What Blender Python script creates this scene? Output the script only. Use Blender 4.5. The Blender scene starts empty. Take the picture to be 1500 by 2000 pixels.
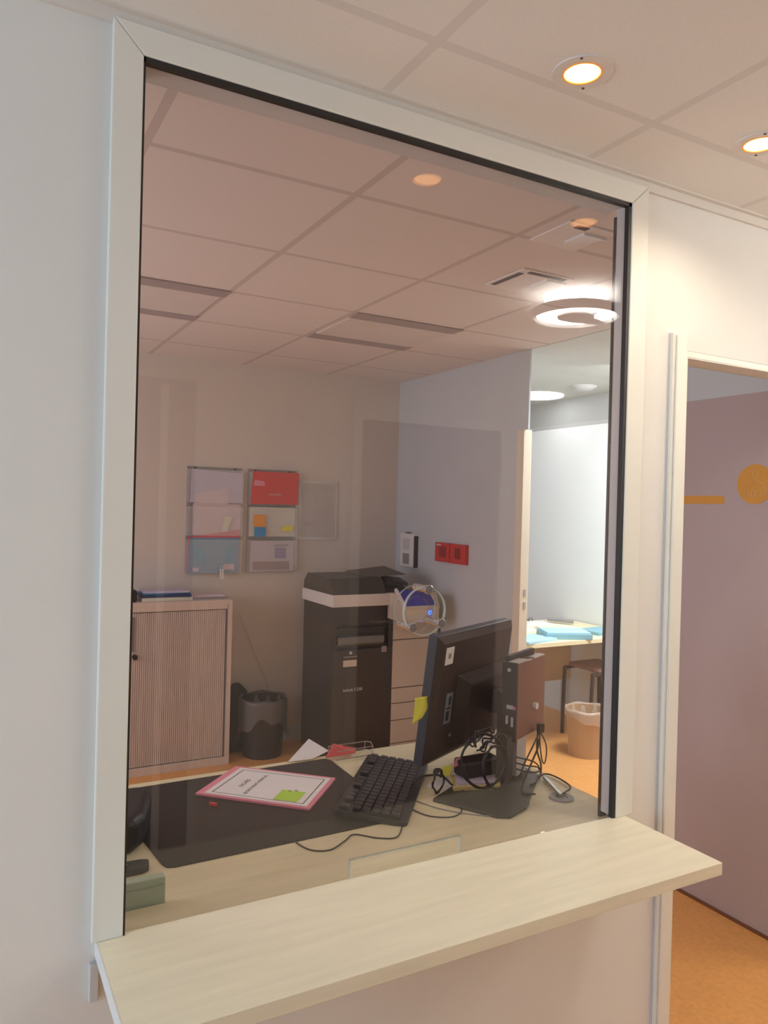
import bpy, bmesh, math, random
from mathutils import Vector, Matrix
random.seed(7)
SC = bpy.context.scene
COL = SC.collection
R = math.radians

# ---------------------------------------------------------------- camera
YAW, PITCH, ROLL, FPX = 0.50548, -0.005208, 0.025965, 1486.69
f = Vector((math.sin(YAW)*math.cos(PITCH), math.cos(YAW)*math.cos(PITCH), math.sin(PITCH)))
r0 = Vector((math.cos(YAW), -math.sin(YAW), 0)); u0 = r0.cross(f)
rr = math.cos(ROLL)*r0 + math.sin(ROLL)*u0; uu = -math.sin(ROLL)*r0 + math.cos(ROLL)*u0
cd = bpy.data.cameras.new('camera'); cam = bpy.data.objects.new('camera', cd); COL.objects.link(cam)
cd.sensor_fit = 'VERTICAL'; cd.sensor_height = 24; cd.lens = FPX/2000*24; cd.clip_start = .02; cd.clip_end = 60
m = Matrix((rr, uu, -f)).transposed().to_4x4(); m.translation = Vector((0, -1.5, 1.6)); cam.matrix_world = m
SC.camera = cam
# ---------------------------------------------------------------- view, world, lights
SC.cycles.transparent_max_bounces = 32; SC.cycles.max_bounces = 12
SC.view_settings.view_transform = 'Standard'; SC.view_settings.look = 'None'
SC.view_settings.gamma = 1; SC.view_settings.exposure = 0.0; SC.view_settings.use_curve_mapping = False
w = bpy.data.worlds.new('world'); SC.world = w; w.use_nodes = True
w.node_tree.nodes['Background'].inputs[0].default_value = (.55, .7, 1, 1)
w.node_tree.nodes['Background'].inputs[1].default_value = .5

def area(name, loc, to, sx, sy, power, col):
    l = bpy.data.lights.new(name, 'AREA'); l.shape = 'RECTANGLE'; l.size = sx; l.size_y = sy; l.energy = power; l.color = col
    o = bpy.data.objects.new(name, l); COL.objects.link(o); o.location = loc
    o.rotation_euler = (Vector(to)-Vector(loc)).to_track_quat('-Z', 'Y').to_euler()
    return o
area('corridor_daylight', (-2.9, -1.0, 1.3), (0, -.7, 1.1), 1.5, 2.0, 46, (.61, .82, 1))          # daylight end of the corridor
area('corridor_fill', (3.9, -1.0, 2.3), (2.0, -.6, .8), .9, .9, 25, (1, .88, .70))            # added warm fill from the far end, no lamp built there
area('room_fill', (-1.35, 1.9, 1.5), (1.5, 1.9, 1.3), 1.6, 1.2, 30, (.92, .90, 1))              # added fill in place of an unseen office window, left of the view
area('next_room_light', (3.6, 1.6, 2.45), (3.9, 2.2, 0), .6, .6, 58, (.93, .98, 1))                # ceiling panel of the next room

# ---------------------------------------------------------------- materials
MATS = {}
def mat(name, col, rough=.55, metal=0, noise=0, nscale=8, stretch=(1, 1, 1), bump=0, bscale=200, emit=None, estr=0, alpha=None, spec=None):
    if name in MATS: return MATS[name]
    M = bpy.data.materials.new(name); M.use_nodes = True; nt = M.node_tree; b = nt.nodes['Principled BSDF']
    b.inputs['Base Color'].default_value = (*col, 1); b.inputs['Roughness'].default_value = rough; b.inputs['Metallic'].default_value = metal
    if spec is not None: b.inputs['Specular IOR Level'].default_value = spec
    tc = nt.nodes.new('ShaderNodeTexCoord')
    if noise:
        mp = nt.nodes.new('ShaderNodeMapping'); mp.inputs['Scale'].default_value = stretch
        n = nt.nodes.new('ShaderNodeTexNoise'); n.inputs['Scale'].default_value = nscale; n.inputs['Detail'].default_value = 5
        rp = nt.nodes.new('ShaderNodeValToRGB'); rp.color_ramp.elements[0].position = .3; rp.color_ramp.elements[1].position = .7
        rp.color_ramp.elements[0].color = (*[max(0, c*(1-noise)) for c in col], 1); rp.color_ramp.elements[1].color = (*[min(1, c*(1+noise)) for c in col], 1)
        nt.links.new(tc.outputs['Object'], mp.inputs[0]); nt.links.new(mp.outputs[0], n.inputs[0]); nt.links.new(n.outputs[0], rp.inputs[0]); nt.links.new(rp.outputs[0], b.inputs['Base Color'])
    if bump:
        n2 = nt.nodes.new('ShaderNodeTexNoise'); n2.inputs['Scale'].default_value = bscale
        bp = nt.nodes.new('ShaderNodeBump'); bp.inputs['Strength'].default_value = bump; bp.inputs['Distance'].default_value = .002
        nt.links.new(tc.outputs['Object'], n2.inputs[0]); nt.links.new(n2.outputs[0], bp.inputs['Height']); nt.links.new(bp.outputs[0], b.inputs['Normal'])
    if emit:
        b.inputs['Emission Color'].default_value = (*emit, 1); b.inputs['Emission Strength'].default_value = estr
    if alpha is not None: b.inputs['Alpha'].default_value = alpha
    MATS[name] = M; return M

def glassy(name, tint, base=.04, rough=0.0, milky=0, gain=.96):
    """thin clear sheet: see-through plus mirror by angle (Schlick), the same from every side"""
    if name in MATS: return MATS[name]
    M = bpy.data.materials.new(name); M.use_nodes = True; nt = M.node_tree; nt.nodes.clear()
    out = nt.nodes.new('ShaderNodeOutputMaterial'); tr = nt.nodes.new('ShaderNodeBsdfTransparent'); gl = nt.nodes.new('ShaderNodeBsdfGlossy')
    tr.inputs[0].default_value = (*tint, 1); gl.inputs['Roughness'].default_value = rough; gl.inputs[0].default_value = (1, 1, 1, 1)
    lw = nt.nodes.new('ShaderNodeLayerWeight'); lw.inputs['Blend'].default_value = .5
    p = nt.nodes.new('ShaderNodeMath'); p.operation = 'POWER'; p.inputs[1].default_value = 5
    a = nt.nodes.new('ShaderNodeMath'); a.operation = 'MULTIPLY_ADD'; a.inputs[1].default_value = gain; a.inputs[2].default_value = base
    mx = nt.nodes.new('ShaderNodeMixShader')
    nt.links.new(lw.outputs['Facing'], p.inputs[0]); nt.links.new(p.outputs[0], a.inputs[0]); nt.links.new(a.outputs[0], mx.inputs[0])
    src = tr
    if milky:
        df = nt.nodes.new('ShaderNodeBsdfDiffuse'); df.inputs[0].default_value = (*tint, 1)
        m2 = nt.nodes.new('ShaderNodeMixShader'); m2.inputs[0].default_value = milky
        nt.links.new(tr.outputs[0], m2.inputs[1]); nt.links.new(df.outputs[0], m2.inputs[2]); src = m2
    nt.links.new(src.outputs[0], mx.inputs[1]); nt.links.new(gl.outputs[0], mx.inputs[2]); nt.links.new(mx.outputs[0], out.inputs[0])
    MATS[name] = M; return M

def tile_mat(name, col, bar, x0, y0, step=.6, half=.012):
    M = bpy.data.materials.new(name); M.use_nodes = True; nt = M.node_tree; b = nt.nodes['Principled BSDF']; b.inputs['Roughness'].default_value = .85
    g = nt.nodes.new('ShaderNodeNewGeometry'); s = nt.nodes.new('ShaderNodeSeparateXYZ'); nt.links.new(g.outputs['Position'], s.inputs[0])
    def mth(op, a, c=None, d=None):
        n = nt.nodes.new('ShaderNodeMath'); n.operation = op
        for i, v in enumerate((a, c, d)):
            if v is None: continue
            if isinstance(v, (int, float)): n.inputs[i].default_value = v
            else: nt.links.new(v, n.inputs[i])
        return n.outputs[0]
    def line(o, off): return mth('LESS_THAN', mth('PINGPONG', mth('SUBTRACT', o, off-step*20), step/2), half)
    k = mth('MAXIMUM', line(s.outputs[0], x0), line(s.outputs[1], y0))
    n = nt.nodes.new('ShaderNodeTexNoise'); n.inputs['Scale'].default_value = 160; n.inputs['Detail'].default_value = 4
    tcn = nt.nodes.new('ShaderNodeTexCoord'); nt.links.new(tcn.outputs['Object'], n.inputs[0])
    rp = nt.nodes.new('ShaderNodeValToRGB'); rp.color_ramp.elements[0].color = (*[c*.94 for c in col], 1); rp.color_ramp.elements[1].color = (*[min(1, c*1.05) for c in col], 1)
    nt.links.new(n.outputs[0], rp.inputs[0])
    mx = nt.nodes.new('ShaderNodeMix'); mx.data_type = 'RGBA'; nt.links.new(k, mx.inputs[0]); nt.links.new(rp.outputs[0], mx.inputs[6]); mx.inputs[7].default_value = (*bar, 1)
    nt.links.new(mx.outputs[2], b.inputs['Base Color']); return M

wall_white = mat('wall_paint_white', (.80, .79, .77), .7, noise=.015, nscale=3, bump=.15, bscale=350)
wall_grey = mat('wall_paint_blue_grey', (.60, .66, .71), .7, noise=.02, nscale=3, bump=.15, bscale=350)
wall_cream = mat('wall_paint_cream', (.72, .67, .60), .7, noise=.02, nscale=3, bump=.15, bscale=350)
wall_mauve = mat('wall_paint_mauve', (.50, .425, .44), .7, noise=.02, nscale=3, bump=.15, bscale=350)
wall_next = mat('wall_paint_next', (.86, .89, .88), .7, noise=.01, nscale=3)
frame_m = mat('frame_white', (.82, .81, .76), .38, noise=.01, nscale=5)
shadow_gap = mat('gap_shade_tone', (.60, .61, .68), .6, noise=.02)  # shade of a narrow gap, given as a bluish grey
gasket = mat('black_gasket', (.018, .017, .017), .5, noise=.1)
floor_m = mat('orange_linoleum', (.78, .385, .125), .38, noise=.08, nscale=55, bump=.05)
wood_shelf = mat('shelf_wood', (.84, .78, .61), .42, noise=.05, nscale=3, stretch=(1.2, 14, 14))
wood_desk = mat('desk_wood', (.80, .73, .48), .45, noise=.06, nscale=3, stretch=(1.2, 14, 14))
wood_cab = mat('cabinet_wood', (.68, .58, .50), .5, noise=.06, nscale=3, stretch=(16, 16, 1.2))
wood_dark = mat('tambour_wood', (.62, .53, .47), .5, noise=.07, nscale=4, stretch=(16, 16, 1.2))
blk = mat('black_plastic', (.022, .022, .024), .45, noise=.1, nscale=30)
blk2 = mat('charcoal_plastic', (.045, .044, .046), .5, noise=.1, nscale=30)
brown_blk = mat('copier_dark_panel', (.030, .025, .023), .35, noise=.05, nscale=20)
blue_edge = mat('dark_blue_grey_plastic', (.055, .065, .085), .4, noise=.05)
grey_pl = mat('grey_plastic', (.30, .30, .30), .5, noise=.05)
lt_grey = mat('light_grey_plastic', (.62, .62, .63), .5, noise=.03)
beige_pl = mat('beige_plastic', (.64, .55, .45), .5, noise=.03)
white_pl = mat('white_plastic', (.80, .80, .80), .4, noise=.02)
paper = mat('white_paper', (.83, .82, .82), .7, noise=.02)
ink = mat('printed_ink', (.10, .09, .10), .7, noise=.05)
pink_m = mat('pink_card', (.80, .28, .36), .6, noise=.03)
red_m = mat('red_card', (.72, .07, .06), .5, noise=.03)
blue_m = mat('blue_card', (.10, .34, .52), .5, noise=.03)
ltblue_m = mat('light_blue_card', (.42, .68, .80), .5, noise=.03)
teal_m = mat('teal_card', (.22, .45, .55), .5, noise=.03)
orange_n = mat('orange_note', (.85, .36, .05), .6, noise=.02)
bluenote = mat('blue_note', (.04, .30, .62), .6, noise=.02)
yellow_n = mat('yellow_note', (.85, .82, .10), .6, noise=.02)
green_n = mat('green_note', (.48, .78, .08), .6, noise=.02)
lilac = mat('lilac_paper', (.60, .55, .72), .6, noise=.05, nscale=20)
rose_p = mat('rose_paper', (.74, .60, .62), .6, noise=.04, nscale=20)
cream_p = mat('cream_paper', (.78, .76, .60), .6, noise=.04, nscale=20)
purple_p = mat('purple_print', (.20, .16, .42), .6, noise=.04)
brown_p = mat('brown_print', (.30, .18, .15), .6, noise=.2, nscale=40)
chrome = mat('chrome', (.62, .64, .68), .08, 1, noise=.01)
steel = mat('brushed_steel', (.55, .55, .55), .35, 1, noise=.05)
alarm_red = mat('alarm_red', (.62, .05, .045), .4, noise=.03)
screen_m = mat('copier_screen', (.03, .025, .11), .2, noise=.05, emit=(.05, .04, .30), estr=.25)
led_m = mat('blue_led', (.02, .08, .9), .3, noise=.01, emit=(.03, .12, 1), estr=5)
acr = glassy('clear_acrylic', (.985, .985, .99), .03, .12, milky=.14, gain=.3)
glass_m = glassy('window_glass', (.93, .91, .905), .034, 0)
disc_glass = glassy('speech_disc_glass', (.96, .98, .97), .04, 0)
edge_glass = glassy('glass_cut_edge', (.80, .84, .80), .05, .2, milky=.28)
trans_orange = glassy('translucent_liner', (.80, .66, .54), .04, .3, milky=.55)
trans_grey = glassy('translucent_grey_liner', (.15, .15, .145), .04, .4, milky=.75)
yellow_paint = mat('yellow_paint', (.68, .34, .055), .6, noise=.03)
outline_paint = mat('peach_outline_paint', (.72, .48, .26), .6, noise=.02)
dark_tone = mat('dark_slot', (.10, .09, .10), .8, noise=.1)  # one dark colour for slots, gaps, screws and dots
slot_grey = mat('fixture_slot_grey', (.40, .35, .36), .6, noise=.05)
olive = mat('stand_dark_metal', (.05, .047, .04), .4, noise=.05)

# ---------------------------------------------------------------- mesh helpers
class MB:
    def __init__(s): s.bm = bmesh.new()
    def _add(s, verts, faces):
        vs = [s.bm.verts.new(v) for v in verts]
        for q in faces:
            try: s.bm.faces.new([vs[i] for i in q])
            except ValueError: pass
        return s
    def box(s, a, b, M=None):
        (x0, y0, z0), (x1, y1, z1) = a, b
        v = [Vector(p) for p in ((x0,y0,z0),(x1,y0,z0),(x1,y1,z0),(x0,y1,z0),(x0,y0,z1),(x1,y0,z1),(x1,y1,z1),(x0,y1,z1))]
        if M is not None: v = [M @ p for p in v]
        return s._add(v, [(0,3,2,1),(4,5,6,7),(0,1,5,4),(1,2,6,5),(2,3,7,6),(3,0,4,7)])
    def prism(s, poly, h0, h1, axis=2, M=None):
        """poly: 2-D outline, extruded along axis from h0 to h1; the plane axes keep x,y,z order"""
        def P(p, h):
            q = list(p); q.insert(axis, h); q = Vector(q); return M @ q if M is not None else q
        n = len(poly); v = [P(p, h0) for p in poly]+[P(p, h1) for p in poly]
        fs = [tuple(range(n))[::-1], tuple(range(n, 2*n))]+[(i, (i+1) % n, n+(i+1) % n, n+i) for i in range(n)]
        return s._add(v, fs)
    def cyl(s, p0, p1, r, r2=None, n=24):
        p0, p1 = Vector(p0), Vector(p1); r2 = r if r2 is None else r2
        q = (p1-p0).to_track_quat('Z', 'Y'); ring = [Vector((math.cos(2*math.pi*i/n), math.sin(2*math.pi*i/n), 0)) for i in range(n)]
        v = [p0+q @ (c*r) for c in ring]+[p1+q @ (c*r2) for c in ring]
        return s._add(v, [tuple(range(n))[::-1], tuple(range(n, 2*n))]+[(i, (i+1) % n, n+(i+1) % n, n+i) for i in range(n)])
    def lathe(s, prof, n=40, M=None, close=False, wob=0):
        """prof: list of (r,z)"""
        v = []; k = len(prof)
        for (r_, z_) in prof:
            for i in range(n):
                a = 2*math.pi*i/n; w_ = 1+wob*math.sin(5*a+z_*40)*.5+wob*math.sin(9*a+1)*.5
                p = Vector((r_*w_*math.cos(a), r_*w_*math.sin(a), z_)); v.append(M @ p if M is not None else p)
        fs = [(j*n+i, j*n+(i+1) % n, (j+1)*n+(i+1) % n, (j+1)*n+i) for j in range(k-1) for i in range(n)]
        if close: fs += [((k-1)*n+i, (k-1)*n+(i+1) % n, (i+1) % n, i) for i in range(n)]
        return s._add(v, fs)
    def ring(s, c, r_in, r_out, h0, h1, axis=2, n=64):
        v = []
        for (r_, h_) in ((r_in, h0), (r_out, h0), (r_out, h1), (r_in, h1)):
            for i in range(n):
                a = 2*math.pi*i/n; p = [c[0]+r_*math.cos(a), c[1]+r_*math.sin(a)]; p.insert(axis, h_); v.append(Vector(p))
        return s._add(v, [(j*n+i, j*n+(i+1) % n, ((j+1) % 4)*n+(i+1) % n, ((j+1) % 4)*n+i) for j in range(4) for i in range(n)])
    def tube(s, pts, r, n=8, smooth=True, closed=False, per=8):
        P = [Vector(p) for p in pts]
        if smooth and len(P) > 2:
            Q = []; L = len(P); rng = L if closed else L-1
            for i in range(rng):
                g = (lambda k: P[k % L]) if closed else (lambda k: P[max(0, min(L-1, k))])
                p0, p1, p2, p3 = g(i-1), g(i), g(i+1), g(i+2)
                for j in range(per):
                    t = j/per
                    Q.append(.5*((2*p1)+(-p0+p2)*t+(2*p0-5*p1+4*p2-p3)*t*t+(-p0+3*p1-3*p2+p3)*t**3))
            if not closed: Q.append(P[-1])
            P = Q
        v = []; L = len(P); up = Vector((0, 0, 1)); prev = None
        for i, p in enumerate(P):
            if closed: d = P[(i+1) % L]-P[i-1]
            else: d = P[min(i+1, L-1)]-P[max(i-1, 0)]
            if d.length < 1e-9: d = Vector((0, 0, 1))
            d.normalize()
            a = prev-d*prev.dot(d) if prev is not None else (up.cross(d) if abs(d.z) < .95 else Vector((1, 0, 0)).cross(d))
            if a.length < 1e-6: a = d.orthogonal()
            a.normalize(); prev = a; b = d.cross(a)
            for k in range(n):
                t = 2*math.pi*k/n; v.append(p+a*(r*math.cos(t))+b*(r*math.sin(t)))
        segs = L if closed else L-1
        fs = [((i % L)*n+k, (i % L)*n+(k+1) % n, ((i+1) % L)*n+(k+1) % n, ((i+1) % L)*n+k) for i in range(segs) for k in range(n)]
        if not closed: fs += [tuple(range(n))[::-1], tuple(range((L-1)*n, L*n))]
        return s._add(v, fs)
    def build(s, name, mt, parent=None, loc=None, bevel=0, smooth=False, seg=2):
        """verts are in the parent's frame; with no parent they are world coordinates and the origin moves to loc"""
        bmesh.ops.remove_doubles(s.bm, verts=s.bm.verts, dist=1e-6)
        bmesh.ops.recalc_face_normals(s.bm, faces=s.bm.faces)
        if parent is None:
            if loc is None:
                xs = [v.co for v in s.bm.verts]
                loc = Vector(((min(v.x for v in xs)+max(v.x for v in xs))/2, (min(v.y for v in xs)+max(v.y for v in xs))/2, min(v.z for v in xs)))
            bmesh.ops.translate(s.bm, verts=s.bm.verts, vec=-Vector(loc))
        me = bpy.data.meshes.new(name); s.bm.to_mesh(me); s.bm.free()
        if smooth:
            for p in me.polygons: p.use_smooth = True
        me.materials.append(mt)
        o = bpy.data.objects.new(name, me); COL.objects.link(o)
        if parent is None: o.location = loc
        else: o.parent = parent
        if bevel:
            b = o.modifiers.new('bevel', 'BEVEL'); b.width = bevel; b.segments = seg; b.limit_method = 'ANGLE'; b.angle_limit = R(40)
        return o

def tag(o, label, cat, group=None, kind=None):
    o['label'] = label; o['category'] = cat
    if group: o['group'] = group
    if kind: o['kind'] = kind
    return o
def thing(name, label, cat, loc, rz=0, group=None):
    o = bpy.data.objects.new(name, None); COL.objects.link(o); o.location = loc; o.rotation_euler = (0, 0, rz); o.empty_display_size = .05
    return tag(o, label, cat, group)
def S(o, label=None):
    o['kind'] = 'structure'
    if label: o['label'] = label
    return o
def copy_tree(o, parent=None):
    c = o.copy(); COL.objects.link(c)
    if parent: c.parent = parent
    for ch in list(o.children): copy_tree(ch, c)
    return c
def text(name, s, size, M, mt, parent, depth=.0004):
    cu = bpy.data.curves.new(name, 'FONT'); cu.body = s; cu.size = size; cu.extrude = depth; cu.align_x = 'CENTER'; cu.align_y = 'CENTER'
    t = bpy.data.objects.new(name+'_curve', cu); COL.objects.link(t); bpy.context.view_layer.update()
    me = bpy.data.meshes.new_from_object(t); bpy.data.objects.remove(t); bpy.data.curves.remove(cu)
    me.transform(M); me.materials.clear(); me.materials.append(mt)
    o = bpy.data.objects.new(name, me); COL.objects.link(o); o.parent = parent; return o
XZ = Matrix(((1,0,0,0),(0,0,-1,0),(0,1,0,0),(0,0,0,1)))      # text standing in the xz plane, read from -y
def rrect(x0, y0, x1, y1, r, n=6):
    P = []
    for (cx, cy, a0) in ((x1-r, y1-r, 0), (x0+r, y1-r, 90), (x0+r, y0+r, 180), (x1-r, y0+r, 270)):
        for i in range(n+1):
            a = R(a0+90*i/n); P.append((cx+r*math.cos(a), cy+r*math.sin(a)))
    return P

# ================================================================= THE SETTING
CZ = 2.516; T = .07           # ceiling height, thickness of the window wall
XL, XR, ZB, ZT = .2816, 1.565, .776, 2.44      # window opening
DX, DZ = 1.80, 2.055          # doorway to the right of the window
S(MB().box((-3.2, -2.3, -.05), (5.2, 5.0, 0)).build('floor', floor_m), 'orange speckled linoleum floor')
CC = tile_mat('ceiling_tiles_corridor', (.84, .82, .80), (.74, .72, .70), .195, -.23)
CR = tile_mat('ceiling_tiles_office', (.80, .74, .72), (.62, .56, .54), .39, .51)
S(MB().box((-3.2, -2.3, CZ), (5.2, T, CZ+.04)).build('ceiling', CC), 'white tiled corridor ceiling')
S(MB().box((-1.6, T, CZ), (2.78, 3.4, CZ+.04)).build('ceiling', CR), 'white tiled office ceiling')
S(MB().box((2.78, T, CZ), (5.2, 5.0, CZ+.04)).build('ceiling', mat('ceiling_plain', (.62, .62, .60), .8, noise=.02)), 'plain ceiling of the next room')
# window wall
wb = MB().box((-3.2, 0, 0), (XL-.04, T, CZ)).box((XL-.04, 0, 0), (XR+.04, T, ZB-.03)).box((XL-.04, 0, ZT+.04), (XR+.04, T, CZ)).box((XR+.04, 0, 0), (DX-.02, T, CZ)).box((DX-.02, 0, DZ+.02), (5.2, T, CZ)).box((2.85, 0, 0), (5.2, T, DZ+.02))
S(wb.build('wall_front', wall_white), 'white wall holding the counter window')
S(MB().box((-3.2, -.010, CZ-.028), (5.2, 0, CZ)).box((-3.2, -.024, CZ-.004), (5.2, -.010, CZ)).build('trim_1', mat('wall_angle_white', (.74, .71, .67), .5, noise=.01)), 'white wall angle under the corridor ceiling')
S(MB().box((-1.6, 3.33, 0), (2.85, 3.40, CZ)).build('wall_back', wall_cream), 'cream back wall of the office')
# right wall: solid from y=1.87 back; doorway to the next room nearer than that; mauve part beside the entrance
S(MB().box((2.78, 1.905, 0), (2.83, 3.33, 2.066)).box((2.78, 1.87, 2.066), (2.792, 3.33, CZ)).box((2.78, .95, 2.12), (2.85, 1.12, CZ)).build('wall_right', wall_grey), 'blue-grey right wall of the office')
rw = S(MB().box((2.708, .0701, 0), (2.85, 1.12, 2.09)).build('wall_passage', wall_mauve), 'mauve wall beside the entrance with yellow markings')
S(MB().box((2.708, .0701, 2.09), (2.85, 1.12, CZ)).build('wall_passage', wall_grey), 'blue-grey band above the mauve paint')
S(MB().box((-1.6, T, 0), (-1.53, 3.33, CZ)).build('wall_left', wall_cream))
# next room
S(MB().box((4.25, .0701, 0), (4.32, 5.0, 2.285)).build('wall_next', wall_next), 'bright white wall of the next room')
S(MB().box((4.25, .0701, 2.285), (4.32, 5.0, CZ)).build('wall_next', mat('wall_shade_band', (.50, .50, .49), .7, noise=.02)), 'shaded top of the white wall, painted grey')  # unlit wall above the lamp's cutoff, put in as grey colour
S(MB().box((2.85, 4.6, 0), (4.25, 4.67, CZ)).build('wall_next', wall_next))
# corridor, camera side
S(MB().box((-3.2, -2.0, 0), (5.2, -1.93, CZ)).build('wall_rear', wall_white), 'white wall across the corridor')
S(MB().box((5.2, -2.3, 0), (5.27, 5, CZ)).build('wall_end', wall_white))
def rear_door(n, x0, x1, z, leafcol, post=None):
    d = S(MB().box((x0-.05, -1.93, 0), (x0, -1.912, z+.05)).box((x1, -1.93, 0), (x1+.05, -1.912, z+.05)).box((x0, -1.93, z), (x1, -1.912, z+.05)).build('door_%d' % n, frame_m), 'white door frame across the corridor')
    lf = MB().box((x0+.002, -1.9298, .01), (x1-.002, -1.9225, z-.002)).build('door_leaf', leafcol, None); lf.parent = d; lf.location = lf.location-d.location
    h = MB().tube([(x0+.08, -1.923, 1.02), (x0+.08, -1.885, 1.02), (x0+.2, -1.885, 1.02)], .008).build('door_handle', steel, None); h.parent = d; h.location = h.location-d.location
    if post:
        p = MB().box((post, -1.923, .05), (post+.03, -1.905, z-.03)).build('door_post', frame_m, None); p.parent = d; p.location = p.location-d.location
    return d
rear_door(2, 1.757, 2.63, 2.045, mat('door_leaf_grey', (.20, .17, .18), .5, noise=.03))
rear_door(3, -.05, .915, 2.15, mat('door_leaf_dark', (.14, .13, .15), .5, noise=.03), .757)
# baseboards
S(MB().box((2.700, .08, 0), (2.708, 1.12, .012)).build('baseboard_passage', mat('dark_sealant', (.20, .08, .04), .6, noise=.1)))
S(MB().box((-1.5, 3.318, 0), (2.78, 3.33, .09)).build('baseboard_back', wall_grey))

# doorway casing to the right of the window
d1 = S(MB().box((DX-.062, -.014, 0), (DX, 0, 2.115)).box((DX-.052, -.020, 0), (DX-.012, -.014, 2.11)).box((DX-.02, 0, 0), (DX, T+.015, DZ)).box((DX, 0, DZ-.0), (2.69, T+.015, DZ+.02)).build('door_1', frame_m, bevel=.002), 'white casing of the doorway right of the window')
sg = MB().box((DX-.0645, -.004, 0), (DX-.062, 0, 2.115)).build('gap_shade_line', shadow_gap); sg.parent = d1; sg.location -= d1.location  # thin strip coloured as the shaded gap beside the casing
# full-height jamb of the next-room doorway
j = S(MB().box((2.772, 1.895, 0), (2.78, 1.955, 2.066)).box((2.78, 1.895, 0), (2.83, 1.905, 2.066)).build('trim_2', mat('jamb_cream', (.80, .74, .60), .4, noise=.02), bevel=.002), 'cream door jamb of the next room')
for z in (1.066, 1.138):
    k = MB().box((2.800, 1.892, z-.02), (2.815, 1.895, z+.02)).build('strike_plate', steel); k.parent = j; k.location -= j.location
S(MB().box((2.78, 1.12, 2.066), (2.786, 1.87, CZ)).build('window_2', disc_glass), 'clear pane over the next-room doorway')

# ----------------------------------------------------------------- the counter window
FO = .056
fr = MB()
xo0, xo1, zo1 = XL-FO, XR+FO+.006, 2.497
def mitre(poly): fr.prism(poly, -.014, 0, axis=1)
mitre([(xo0, ZB), (XL, ZB), (XL, ZT), (xo0, zo1)])
mitre([(XR, ZB), (xo1, ZB), (xo1, zo1), (XR, ZT)])
mitre([(xo0+.0006, zo1), (XL+.0006, ZT+.0006), (XR-.0006, ZT+.0006), (xo1-.0006, zo1)])
fw = S(fr.build('window_1', frame_m, bevel=.0025), 'white frame of the counter window')
def sub(b, name, mt, par, **k):
    o = b.build(name, mt, **k); o.parent = par; o.location -= par.location; return o
g = .007
sub(MB().box((XL, -.011, ZB), (XL+.004, .004, ZT)).box((XR-.010, -.011, ZB), (XR, .004, ZT)).box((XL, -.011, ZT-.010), (XR, .004, ZT)), 'glazing_gasket', gasket, fw)
sub(MB().box((XL-.02, .0, ZB), (XL, T+.01, ZT)).box((XR, .0, ZB), (XR+.02, .043, ZT)).box((XL, .0, ZT), (XR, T+.01, ZT+.02)), 'window_reveal', lt_grey, fw)
sub(MB().box((XR-.003, .043, ZB-.016), (XR+.02, .051, ZT-.02)).box((XL, .05, ZB), (XL+.006, .06, ZT)), 'inner_gasket', gasket, fw)
sub(MB().box((XL-.02, .003, ZB-.03), (XR+.045, T+.035, ZB-.016)), 'window_sill', wood_desk, fw)
# glass with the round speech hole and the hatch notch at the bottom
gx0, gx1, gz0, gz1 = XL+.001, XR-.001, ZB+.0005, ZT-.001
nx0, nx1, nz = .767, 1.064, .817; hc = (.925, 1.368); hr = .030
bm = bmesh.new()
def loop(pts, y): return [bm.verts.new((p[0], y, p[1])) for p in pts]
outer = [(gx0, gz0), (nx0, gz0), (nx0, nz), (nx1, nz), (nx1, gz0), (gx1, gz0), (gx1, gz1), (gx0, gz1)]
hole = [(hc[0]+hr*math.cos(2*math.pi*i/40), hc[1]+hr*math.sin(2*math.pi*i/40)) for i in range(40)]
ed = []
for P in (outer, hole):
    L = loop(P, 0); ed += [bm.edges.new((L[i], L[(i+1) % len(L)])) for i in range(len(L))]
bmesh.ops.triangle_fill(bm, use_beauty=True, edges=ed)
res = bmesh.ops.extrude_face_region(bm, geom=list(bm.faces))
bmesh.ops.translate(bm, verts=[v for v in res['geom'] if isinstance(v, bmesh.types.BMVert)], vec=(0, .006, 0))
b = MB(); b.bm.free(); b.bm = bm
sub(b, 'glass_pane', glass_m, fw)
sub(MB().box((nx0, -.001, gz0), (nx0+.002, .007, nz)).box((nx1-.002, -.001, gz0), (nx1, .007, nz)).box((nx0, -.001, nz-.002), (nx1, .007, nz)), 'hatch_edge', edge_glass, fw)

# speech disc in front of the glass
sp = thing('speech_disc', 'round clear glass speaking disc on three chrome studs on the window', 'speaking disc', (hc[0], 0, hc[1]))
RD = .056
sub_ = MB().ring((0, 0), .0005, RD-.002, -.034, -.028, axis=1).build('disc_pane', disc_glass, sp)
MB().ring((0, 0), RD-.002, RD, -.0345, -.0275, axis=1).build('disc_rim', edge_glass, sp)
MB().ring((0, 0), RD-.002, RD, .0075, .011, axis=1).build('back_rim', edge_glass, sp)
for a in (86, 224, 324):
    cx, cz = .050*math.cos(R(a)), .050*math.sin(R(a))
    MB().cyl((cx, -.040, cz), (cx, .018, cz), .0085).cyl((cx, -.044, cz), (cx, -.035, cz), .0108).build('stud', chrome, sp, bevel=.001)

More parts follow.
